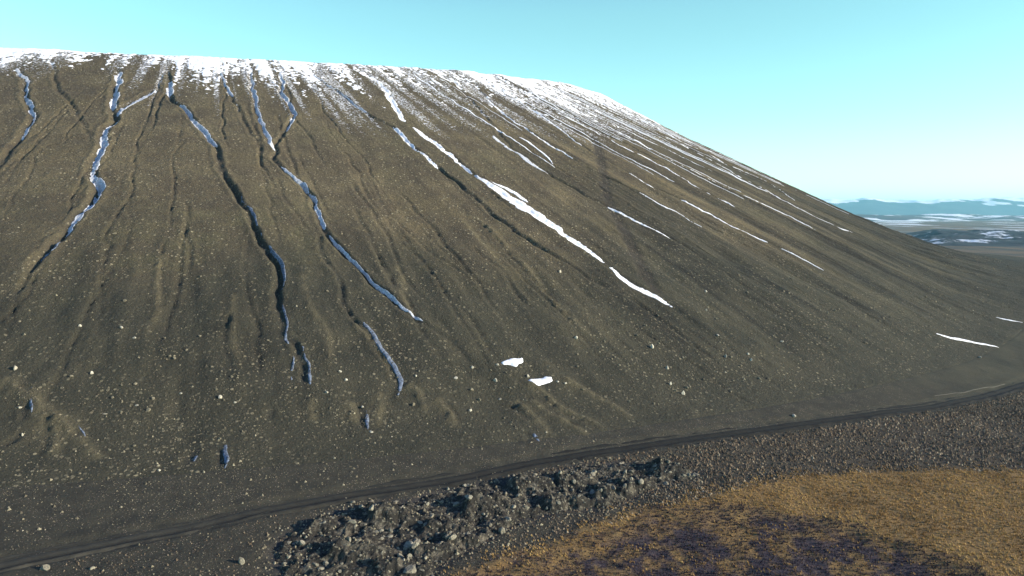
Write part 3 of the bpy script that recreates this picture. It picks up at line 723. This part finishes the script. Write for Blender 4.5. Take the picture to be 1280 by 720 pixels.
def place(proto, name, x, y, size, label, cat, group, surf=land_at, flat=1.0, sink=.12):
    o = bpy.data.objects.new(name, proto); COL.objects.link(o)
    z = float(surf(np.array([x]), np.array([y]))[0])
    o.location = (x, y, z - sink * size); o.rotation_euler = (RNG.uniform(-.2, .2), RNG.uniform(-.2, .2), RNG.uniform(0, 6.28))
    o.scale = (size, size, size * flat); tag(o, None, label, cat, group); return o

BG = 'boulders strewn over the cinder slope'
big_b = [  # photo position, width in photo pixels, label
 (275,500,7.2,'round pale boulder with a crisp shadow alone on the lower left slope'),
 (815,434,6.8,'tall pale standing boulder with a long shadow right of the two white snow patches'),
 (19,459,6.5,'pale boulder just above the top of the earth ridge at the left edge'),
 (168,425,5.5,'grey boulder with a long shadow, rightmost and lowest of three in a slanting row'),
 (152,413,5,'white flecked boulder in the middle of three in a slanting row'),
 (100,408,5,'small round boulder leftmost of three in a slanting row'),
 (115,467,5,'angular grey boulder with loose stones beside it, below the slanting row of three'),
 (131,516,5.5,'flat whitish slab of stone lying tilted on the lower left slope'),
 (171,506,5,'grey boulder behind a long thin shadow right of the flat whitish slab'),
 (226,489,4.5,'boulder up and to the left of the round pale one with the crisp shadow'),
 (294,506,4.5,'small stone right beside the round pale boulder with the crisp shadow'),
 (199,588,5,'single pale stone with a shadow on smooth cinder low on the left'),
 (28,544,4.5,'lowest stone by the frost hollows under the earth ridge at left'),
 (25,510,5,'stone beside the blue frost under the earth ridge at left'),
 (425,467,5.5,'upper of two close boulders right of the straight left gully foot'),
 (432,476,5.5,'lower of two close boulders right of the straight left gully foot'),
 (408,492,7,'low curved pale rock below two close boulders'),
 (464,540,6,'boulder with the longest shadow, close above the track'),
 (453,508,4.5,'small pale stone at the head of a blue frost hollow'),
 (570,473,6.5,'boulder with a dark shadow left of the lower white snow patch'),
 (590,458,6,'boulder in the forked gully left of the upper white snow patch'),
 (622,457,7.5,'flat pale rock touching the upper white snow patch'),
 (619,475,6,'grey rock in the gully between the white patches and the shadowed boulder'),
 (625,497,5,'stone at the end of the forked gully below the white patches'),
 (588,513,5.5,'boulder on smooth cinder below the end of the forked gully'),
 (520,472,4.5,'pale stone at the right of the side gully'),
 (660,471,5.5,'boulder with its shadow at the upper edge of the lower white snow patch'),
 (697,479,5,'stone at the right tip of the lower white snow patch'),
 (707,482,4.5,'second stone to the right of the lower white snow patch'),
 (720,421,6,'cluster stone upslope and left of the tall standing boulder'),
 (834,460,6,'grey stone below and right of the tall standing boulder'),
 (838,481,5.5,'stone with a shadow, lower of a pair under the tall standing boulder'),
 (854,493,5,'round pale stone downslope from the pair under the tall standing boulder'),
 (897,421,5,'pale stone on the streaky debris in the middle right'),
 (907,447,5,'stone on smooth ground to the right of the tall standing boulder'),
 (935,444,4.5,'upper stone of a small group in the right debris streaks'),
 (939,451,4.5,'lower stone of a small group in the right debris streaks'),
 (977,425,5.5,'largest pale rock on the bare slope left of the isolated snow streak'),
 (992,520,6,'pale rock just above the track on the right'),
 (1225,447,4.5,'stone below the right end of the isolated snow streak'),
 (882,365,5,'stone with a dark shadow below the end of the white snow lines'),
 (883,389,4.5,'pale stone right of the lower tip of the widest snow streak'),
 (700,341,5.5,'stone beside the dark rill under the widest snow streak'),
]
big_b = [(u, v, s, l) for u, v, s, l in big_b]
Wb = hit([(u, v) for u, v, s, l in big_b])
for k, ((u, v, s, lab), (x, y)) in enumerate(zip(big_b, Wb)):
    zz = float(land_at(np.array([x]), np.array([y]))[0]); px = pxsize(x, y, zz)
    tall = 1.45 if 'tall' in lab else (.55 if ('flat' in lab or 'low curved' in lab) else 1.0)
    place(BOULD[k % len(BOULD)], 'boulder', x, y, .45 * s * px, lab, 'boulder', BG, flat=tall)

# many more stones; the largest in view stand as objects, the rest is scree
def scree_points(n, seed):
    r = np.random.default_rng(seed)
    th = r.uniform(-.75, 1.45, n); d = r.uniform(4, 178, n) ** 1.0
    R = RR * (1 + Q[0] * np.cos(th) + Q[1] * np.sin(th) + Q[2] * np.cos(2 * th) + Q[3] * np.sin(2 * th))
    x = CX + (R + d) * np.sin(th); y = CY - (R + d) * np.cos(th)
    den = .45 + .9 * fbm(x / 13, y / 13, 3, seed + 1) + .3 * fbm(th * 60, d / 40, 2, seed + 5)
    den = den * (1 - .75 * sst(.45, 1.0, th)) * (1 - .70 * sst(95, 130, d))
    den += 1.0 * sst(148, 160, d) * sst(182, 172, d) * sst(.05, .35, fbm(x / 6, y / 6, 2, seed + 3))
    k = r.random(n) < den
    x, y = x[k], y[k]
    size = .085 + .06 * r.pareto(2.6, k.sum()); size = np.minimum(size, .36) * (.9 + .35 * sst(110, 170, d[k]))
    return x, y, size

def octa_stuff(name, x, y, z, size, tone, mat, label, cat, seed, flat=.8, sink=.0):
    r = np.random.default_rng(seed); n = len(x)
    U = np.array([[1, 0, 0], [.3, .95, 0], [-.8, .6, 0], [-.8, -.6, 0], [.3, -.95, 0], [0, 0, 1.]]) 
    P = np.repeat(U[None], n, 0) * (1 + r.uniform(-.35, .35, (n, 6, 1)))
    P[:, 5, :2] += r.uniform(-.35, .35, (n, 2)); P[:, :5, 2] -= .25
    a = r.uniform(0, 6.28, n); c, s = np.cos(a)[:, None], np.sin(a)[:, None]
    Xr = P[..., 0] * c - P[..., 1] * s; Yr = P[..., 0] * s + P[..., 1] * c
    V = np.stack([x[:, None] + Xr * size[:, None], y[:, None] + Yr * size[:, None], z[:, None] + (P[..., 2] * flat - sink) * size[:, None]], -1)
    F = np.array([[k, (k + 1) % 5, 5] for k in range(5)])
    f = (np.arange(n)[:, None, None] * 6 + F[None]).reshape(-1, 3)
    return link(name, mesh_np(name, V.reshape(-1, 3), f, mat, False, dict(tone=np.repeat(tone, 6))), 'stuff', label, cat)

x, y, size = scree_points(300000, 401)
z = hill_z(x, y)
app = size / pxsize(x, y, z)
uu = x / y * F_PX + 640
vis = (uu > -10) & (uu < 1290)
order = np.argsort(-(app * vis)); top = order[:150]
for k in top:
    place(SMALL[int(k) % len(SMALL)], 'boulder', float(x[k]), float(y[k]), float(size[k]) * .8, 'one of many small pale stones sprinkled between the bigger boulders of the slope', 'boulder', 'small pale stones sprinkled on the slope')
rest = np.setdiff1d(np.arange(len(x)), top)
tone = np.clip(RNG.beta(1.25, 2.3, len(rest)) + .1 * fbm(x[rest] / 25, y[rest] / 25, 2, 402), 0, 1)
octa_stuff('scree', x[rest], y[rest], z[rest], size[rest] * .85, tone, MAT_STONE, 'fine brown and pale scree covering the cinder slope', 'scree', 403)

# stones and cushions on the flat between track and grass
n = 330000
x = RNG.uniform(-80, 175, n); y = RNG.uniform(58, 205, n); u = x / y * F_PX + 640
k = (u > -20) & (u < 1480); x, y = x[k], y[k]
dR, sR_, _ = dist_line(x, y, ROAD, 6); pg = in_poly(x, y, GRASS); pl = in_poly(x, y, LAVA)
th, d, R = polar(x, y)
k = (dR > 2.3) & (d > 184) & (pg < .8) & (pl < 1.0) & (y < np.interp(x, ROAD[:, 0], ROAD[:, 1])); x, y, pl, dR, pg = x[k], y[k], pl[k], dR[k], pg[k]
left = sst(30, -25, x)                             # stonier and darker towards the left
k = RNG.random(len(x)) < (.88 - .70 * left) * (.75 + .5 * fbm(x / 7, y / 7, 2, 411)); x, y = x[k], y[k]
size = RNG.uniform(.08, .24, len(x)) * (1 - .45 * sst(30, -25, x)); tone = np.clip(RNG.beta(1.3, 1.25, len(x)) + .15 * fbm(x / 9, y / 9, 2, 412), 0, 1)
octa_stuff('moor_cushions', x, y, ground_at(x, y), size, tone, MAT_MOSS, 'low brown moor cushions and pebbles between the track and the grass', 'moor', 413, flat=1.15)

# ---------------------------------------------------------------- lava outcrop beside the track
lo = LAVA.min(0) - 1; hi = LAVA.max(0) + 1
X, Y = np.meshgrid(np.arange(lo[0], hi[0], .13), np.arange(lo[1], hi[1], .15), indexing='ij')
s = in_poly(X, Y, LAVA)
mounds = [  # photo crest, height, half width, half depth (m)
 (470,650,1.5,2.6,2.0),(590,634,1.7,3.0,2.4),(648,607,1.3,3.0,2.2),(822,586,1.6,3.2,2.8),(425,690,1.5,3.0,2.0),(535,662,1.0,2.5,1.8),
 (700,603,1.2,3.0,2.2),(748,615,1.0,2.4,1.6),(520,690,.9,2.5,1.8),(630,660,.9,2.5,1.6),(690,628,.9,3.0,1.6),(395,660,.8,2.5,1.6),(780,610,1.1,2.5,1.8),(450,632,.6,2.5,1.2),(560,676,.8,2.2,1.4),(480,708,.9,2.4,1.6)]
wx = X + .7 * fbm(X / 1.6, Y / 1.6, 3, 421); wy = Y + .7 * fbm(X / 1.6, Y / 1.6, 3, 422)
hgt = np.zeros_like(X)
for (u, v, a, bw, bd) in mounds:
    (mx, my), = hit([(u, v)]); dx = wx - mx; dx = np.where(dx < 0, dx / (bw * .30), dx / (bw * 1.7)); dy = (wy - my) / (bd * .85)
    hgt = np.maximum(hgt, a * np.exp(-(dx * dx + dy * dy)))
crack = np.abs(fbm(X / 1.9, Y / 1.9, 2, 423)); ridge = 1 - 2 * crack
hgt = hgt * 1.05 + .30 * ridge + .17 * fbm(X / .55, Y / .55, 3, 424) + .18 * (np.floor(2.5 * fbm(X / 1.2 + 9, Y / 1.2, 2, 425)) / 2.5)
inside = sst(-.2, 1.8, s + .9 * fbm(X / 1.4, Y / 1.4, 3, 426))
Z = ground_at(X, Y) + .22 + hgt * inside - .6 * (1 - inside)
keep = (np.maximum.reduce([inside[:-1, :-1], inside[1:, :-1], inside[:-1, 1:], inside[1:, 1:]]) > .02)
def outcrop_at(x, y):
    i = np.clip((x - lo[0]) / .13, 0, X.shape[0] - 1).astype(int); j = np.clip((y - lo[1]) / .15, 0, X.shape[1] - 1).astype(int)
    return np.maximum(Z[i, j], ground_at(x, y))
V, f, _ = compact(np.stack([X, Y, Z], -1).reshape(-1, 3), grid_faces(*X.shape, keep=keep)); c0 = np.array([*LAVA.mean(0), 0])
link('lava_outcrop', mesh_np('lava_outcrop', V - c0, f, MAT_CRUST, False), None, 'low broken outcrop of black lava in the dip between dirt track and dry grass', 'rock outcrop', loc=tuple(c0))

LG = 'blocks of the lava outcrop'
lrocks = [
 (465,652,11,.9,'pale yellowish block at the right end of a dark hollow, upper left of the outcrop'),
 (440,660,15,.45,'long flat grey slab in front of the pale yellowish upper left block'),
 (442,628,9,.4,'thin slab lying apart on the upper left margin of the outcrop'),
 (586,637,17,.75,'broad pale block on the brink of the dark hollow, upper middle of the outcrop'),
 (570,633,11,.9,'block just left of the broad pale block in the upper middle'),
 (552,629,8,1.0,'smaller upright block left of the two blocks in the upper middle'),
 (511,684,19,.4,'long tilted flat slab in the lower middle of the outcrop'),
 (520,692,13,1.1,'upright yellowish block below the long tilted flat slab'),
 (500,697,11,.8,'lichen covered block left of the upright yellowish block'),
 (514,714,24,.6,'big rounded grey boulder at the bottom edge of the photo'),
 (538,685,11,.7,'pale block right of the long tilted flat slab'),
 (558,680,11,.9,'standing pale slab at the lower right corner of the left half of the outcrop'),
 (628,666,15,.6,'light block on the lower right margin towards the grass'),
 (635,653,11,.9,'light block behind the one on the lower right margin'),
 (532,660,10,.9,'brownish block in the centre of the left half of the outcrop'),
 (425,712,9,.9,'pale block at the foot of the lower left dark hollow'),
 (395,705,11,.5,'flat block on the floor of the lower left dark hollow'),
 (642,640,12,.8,'bluish grey block on the grass side, middle of the outcrop'),
 (658,637,11,.7,'pale block next to the bluish grey block on the grass side'),
 (741,615,15,.8,'pale fractured block in the middle of the right half of the outcrop'),
 (766,616,12,.6,'dark topped block right of the pale fractured block'),
 (781,615,11,.9,'light upright block right of the dark topped block'),
 (800,610,12,.6,'curved pale block on the right rim of the outcrop'),
 (820,590,10,.9,'block crowning the right end of the big dark hollow'),
 (867,595,9,.9,'light stone of the far right tip of the outcrop'),
 (855,598,7,.9,'small stone left of the far right tip of the outcrop'),
 (781,592,8,1.0,'block standing out of the big dark hollow on its right side'),
 (772,595,7,.9,'lower block in front of the one standing out of the big dark hollow'),
 (740,596,10,.6,'pale slab at the left end of the big dark hollow'),
 (691,603,9,.6,'pale slab on the upper margin beside the track side heath'),
 (57,712,10,.9,'pale boulder at the bottom left corner in front of the track'),
 (115,711,7.5,.8,'boulder right of the pale one in the bottom left corner'),
 (302,706,10,.9,'pinkish pale boulder with a dark shadow at the bottom edge left of the outcrop'),
]
Wl = hit([(q[0], q[1]) for q in lrocks])
for k, (q, (x, y)) in enumerate(zip(lrocks, Wl)):
    o = place(LROCK[k % 10], 'lava_rock', x, y, .5 * q[2] * pxsize(x, y), q[4], 'rock', LG, surf=outcrop_at if q[0] > 330 else ground_at, flat=q[3] / .75, sink=.1)
# unlabelled-by-look small blocks
xx = RNG.uniform(lo[0], hi[0], 6000); yy = RNG.uniform(lo[1], hi[1], 6000); pl = in_poly(xx, yy, LAVA) + .8 * fbm(xx / 2.5, yy / 2.5, 2, 431)
ok = (pl > .1) & (RNG.random(6000) < .35 + .4 * fbm(xx / 3, yy / 3, 2, 432)); xx, yy = xx[ok][:260], yy[ok][:260]
for k in range(len(xx)):
    place(LROCK[k % 10], 'lava_rock', float(xx[k]), float(yy[k]), float(RNG.uniform(.16, .34) if k % 3 else RNG.uniform(.28, .52)), 'one of the many small loose blocks littering the black lava outcrop', 'rock', 'small loose blocks on the lava outcrop', surf=outcrop_at, flat=float(RNG.uniform(.5, 1.2)))
n = 4500; x = RNG.uniform(lo[0], hi[0], n); y = RNG.uniform(lo[1], hi[1], n); pl = in_poly(x, y, LAVA) + 1.5 * fbm(x / 3, y / 3, 2, 433)
ok = pl > -1.5; x, y = x[ok], y[ok]
octa_stuff('lava_rubble', x, y, outcrop_at(x, y), RNG.uniform(.06, .22, len(x)), np.clip(RNG.beta(1.3, 2.2, len(x)), 0, 1), MAT_STONE, 'small rubble between the lava blocks', 'rubble', 434)
# pale loose stones on the dark flat left of the outcrop
n = 16000; x = RNG.uniform(-75, 30, n); y = RNG.uniform(60, 110, n); u = x / y * F_PX + 640
dR, _, _ = dist_line(x, y, ROAD, 6); ok = (u > -20) & (u < 900) & (dR > 2.2) & (polar(x, y)[1] > 170) & (in_poly(x, y, GRASS) < 0) & (RNG.random(n) < .55 + .5 * fbm(x / 5, y / 5, 2, 441))
x, y = x[ok], y[ok]
octa_stuff('pebbles', x, y, land_at(x, y), .045 + .045 * np.minimum(RNG.pareto(2.2, len(x)), 4), np.clip(RNG.beta(1.5, 2.3, len(x)), 0, 1), MAT_STONE, 'pale pebbles strewn on the dark flat along the track', 'pebbles', 442)

# ---------------------------------------------------------------- dry grass and dwarf heath
def tufts(name, x, y, hgt, tone, mat, blades, spread, seed, label, cat):
    r = np.random.default_rng(seed); n = len(x); z = ground_at(x, y)
    a = r.uniform(0, 6.28, (n, blades)); l = r.uniform(.15, 1, (n, blades)) * spread
    bx = x[:, None] + np.cos(a) * l * .35 * hgt[:, None]; by = y[:, None] + np.sin(a) * l * .35 * hgt[:, None]
    tx = x[:, None] + np.cos(a) * l * 1.1 * hgt[:, None] - .12 * hgt[:, None]; ty = y[:, None] + np.sin(a) * l * 1.1 * hgt[:, None]
    tz = z[:, None] + hgt[:, None] * r.uniform(.6, 1.1, (n, blades)); wd = .17 * hgt[:, None]
    o1 = -np.sin(a) * wd; o2 = np.cos(a) * wd
    V = np.stack([np.stack([bx + o1, by + o2, z[:, None] + 0 * bx - .03], -1), np.stack([bx - o1, by - o2, z[:, None] + 0 * bx - .03], -1), np.stack([tx, ty, tz], -1)], 2)
    f = np.arange(n * blades * 3).reshape(-1, 3)
    tn = np.clip(tone[:, None] + r.uniform(-.2, .2, (n, blades)), 0, 1)
    return link(name, mesh_np(name, V.reshape(-1, 3), f, mat, False, dict(tone=np.repeat(tn.ravel(), 3))), 'stuff', label, cat)
n = 150000; x = RNG.uniform(-20, 150, n); y = RNG.uniform(62, 135, n); u = x / y * F_PX + 640
pg = in_poly(x, y, GRASS) + 1.8 * fbm(x / 2.2, y / 2.2, 3, 451) + 1.2 * RNG.normal(size=n); ph = in_poly(x, y, HEATH) + 1.9 + 2.4 * fbm(x / 3, y / 3, 3, 452)
v_ok = (u > 480) & (u < 1640) & (pg > -.3)
gz = v_ok & (RNG.random(n) < np.where(ph > .3, .06 + .25 * (fbm(x / 2.6, y / 2.6, 2, 457) > .28), .85)); hz = v_ok & (ph > -1.0) & ~gz & (RNG.random(n) < .95)
far = np.clip((x - 20) / 90, 0, 1)
tone = np.clip(.80 - .45 * far - .25 * (ph > 0) + .5 * fbm(x / 4, y / 7, 3, 453), 0, 1)
tufts('grass', x[gz], y[gz], RNG.uniform(.13, .30, gz.sum()), tone[gz], MAT_TUFT, 6, .7, 454, 'ochre dry grass fringing the hollow in the corner of the moor', 'grass')
tone = np.clip(.18 + .5 * fbm(x / 2.2, y / 2.2, 3, 455) + RNG.uniform(-.15, .25, n) ** 1, 0, 1)
tufts('heath', x[hz], y[hz], RNG.uniform(.10, .26, hz.sum()), tone[hz], MAT_SHRUB, 6, 1.0, 456, 'dark purplish dwarf heath inside the ring of dry grass', 'heath')

# ---------------------------------------------------------------- far plain, lava field and mountains
def far_surf(x, y): return ground_at(x, y)
gu = np.array([1185, 1215, 1245, 1270, 1300, 1345, 1420.]); gv = np.array([317.5, 318.6, 320, 321.2, 322.8, 324.5, 326.]); gY = 938.2 * 45.0 / (gv - 265.3)
ribbon('gravel_road', np.stack([(gu - 640) / 938.2 * gY, gY], -1), 9.0, MAT_PALE, 'pale road crossing the plain beyond the foot of the cone', 'road', .5, surf=ground_z, step=6)

M = Mat('far_lava'); n1 = M.noise(.02, 5, .65)
c = M.ramp(n1, [(.35, (.012, .014, .022)), (.6, (.036, .038, .044))])  # dark lava, blue of the distant haze mixed into its colour
c = M.mix(M.ramp(M.noise(.011, 5, .7), [(.56, 0.0), (.62, 1.0)]), c, (.62, .66, .72)); M.color(c); MAT_FARLAVA = M.m
def far_field(name, y0, y1, su0, su1, nx, ny, hf, mat, label, cat):
    uu, yy = np.meshgrid(np.linspace(su0, su1, nx), np.linspace(y0, y1, ny), indexing='ij')
    X = (uu - 640) / F_PX * yy; Z = ground_z(X, yy) + hf(X, yy, uu)
    return link(name, mesh_np(name, np.stack([X, yy, Z], -1).reshape(-1, 3), grid_faces(nx, ny), mat), 'structure', label, cat)
def lava_h(X, Y, u):
    e = sst(1120, 1190, u + 25 * fbm(Y / 180, X / 180, 2, 461)) * sst(980, 1150, Y) * sst(2000, 1700, Y)
    h = 9 * fbm(X / 130, Y / 130, 4, 462) + 5.5 + 3.2 * fbm(X / 22, Y / 22, 3, 463) + 6 * np.exp(-((u - 1228) / 40) ** 2 - ((Y - 1600) / 220) ** 2)
    kn = 3 * np.exp(-((u - 1172) / 8) ** 2 - ((Y - 1450) / 70) ** 2)
    return np.where(e > .02, h * e, 0) + kn - 4 * (1 - e)
far_field('lava_field', 940, 2100, 1100, 1750, 420, 130, lava_h, MAT_FARLAVA, 'rugged dark lava field with old snow on the far plain', 'lava field')

M = Mat('snowy_upland'); st = M.n('ShaderNodeMapping'); st.inputs['Scale'].default_value = (1, .5, 2.2); M.l(M.geo.outputs['Position'], st.inputs['Vector'])
c = M.ramp(M.noise(.004, 4), [(.35, (.05, .055, .065)), (.65, (.10, .085, .075))])
c = M.mix(M.ramp(M.noise(.0042, 5, .62, st.outputs[0]), [(.51, 0.0), (.57, 1.0)]), c, (.86, .86, .86)); M.color(c); MAT_UP = M.m
def up_h(X, Y, u):
    return (36 * fbm(X / 700, Y / 500, 4, 471) + 16) * sst(3800, 4600, Y) * sst(6900, 6300, Y) - 3 + (Y - 3800) / 3000 * 14
far_field('foothills', 3700, 7000, 900, 2000, 420, 90, up_h, MAT_UP, 'low snow flecked foothills before the mountains', 'hills')

M = Mat('far_mountain'); sp = M.n('ShaderNodeSeparateXYZ'); M.l(M.geo.outputs['Position'], sp.inputs[0])
st = M.n('ShaderNodeMapping'); st.inputs['Scale'].default_value = (1, .4, 2.5); M.l(M.geo.outputs['Position'], st.inputs['Vector'])
nz = M.noise(.0016, 5, .6, st.outputs[0])
c = M.ramp(M.noise(.003, 4), [(.35, (.030, .048, .065)), (.65, (.050, .064, .076))])  # rock tinted blue: distance haze painted into the base colour
hgt = M.math('ADD', M.math('DIVIDE', sp.outputs['Z'], 480.0), nz)
c = M.mix(M.ramp(hgt, [(.83, 0.0), (.87, 1.0)]), c, (.88, .88, .88)); M.color(c); MAT_MT = M.m
def mt_h(X, Y, u):
    prof = sst(8600, 10600, Y) * sst(15500, 13000, Y)
    top = 205 + 26 * vn(u / 70, u * 0, 481) + 14 * vn(u / 24, u * 0, 482) + 6 * vn(u / 9, u * 0, 483)
    return prof * (top + 34 * fbm(X / 700, Y / 900, 4, 484) + 45 * (1 - 2 * np.abs(fbm(X / 900, Y / 1300, 4, 485)))) - 8
far_field('mountains', 8200, 16000, 850, 2100, 520, 90, mt_h, MAT_MT, 'long blue mountain range with snow along its top on the horizon', 'mountains')

# ---------------------------------------------------------------- haze
hb = bpy.data.meshes.new('haze'); bm = bmesh.new(); bmesh.ops.create_cube(bm, size=1.0)
for v in bm.verts:
    v.co.x = -31000 if v.co.x < 0 else 31000; v.co.y = -5000 if v.co.y < 0 else 41000; v.co.z = -60 if v.co.z < 0 else 330
bm.to_mesh(hb); bm.free()
HM = bpy.data.materials.new('haze'); HM.use_nodes = True; t = HM.node_tree; t.nodes.clear()
pv = t.nodes.new('ShaderNodeVolumePrincipled'); pv.inputs['Color'].default_value = (.38, .84, 1.0, 1); pv.inputs['Density'].default_value = 5.8e-5
pv.inputs['Anisotropy'].default_value = .1
ou = t.nodes.new('ShaderNodeOutputMaterial'); t.links.new(pv.outputs[0], ou.inputs['Volume'])
hb.materials.append(HM)
link('haze', hb, 'stuff', 'thin blue air over the plain', 'haze')
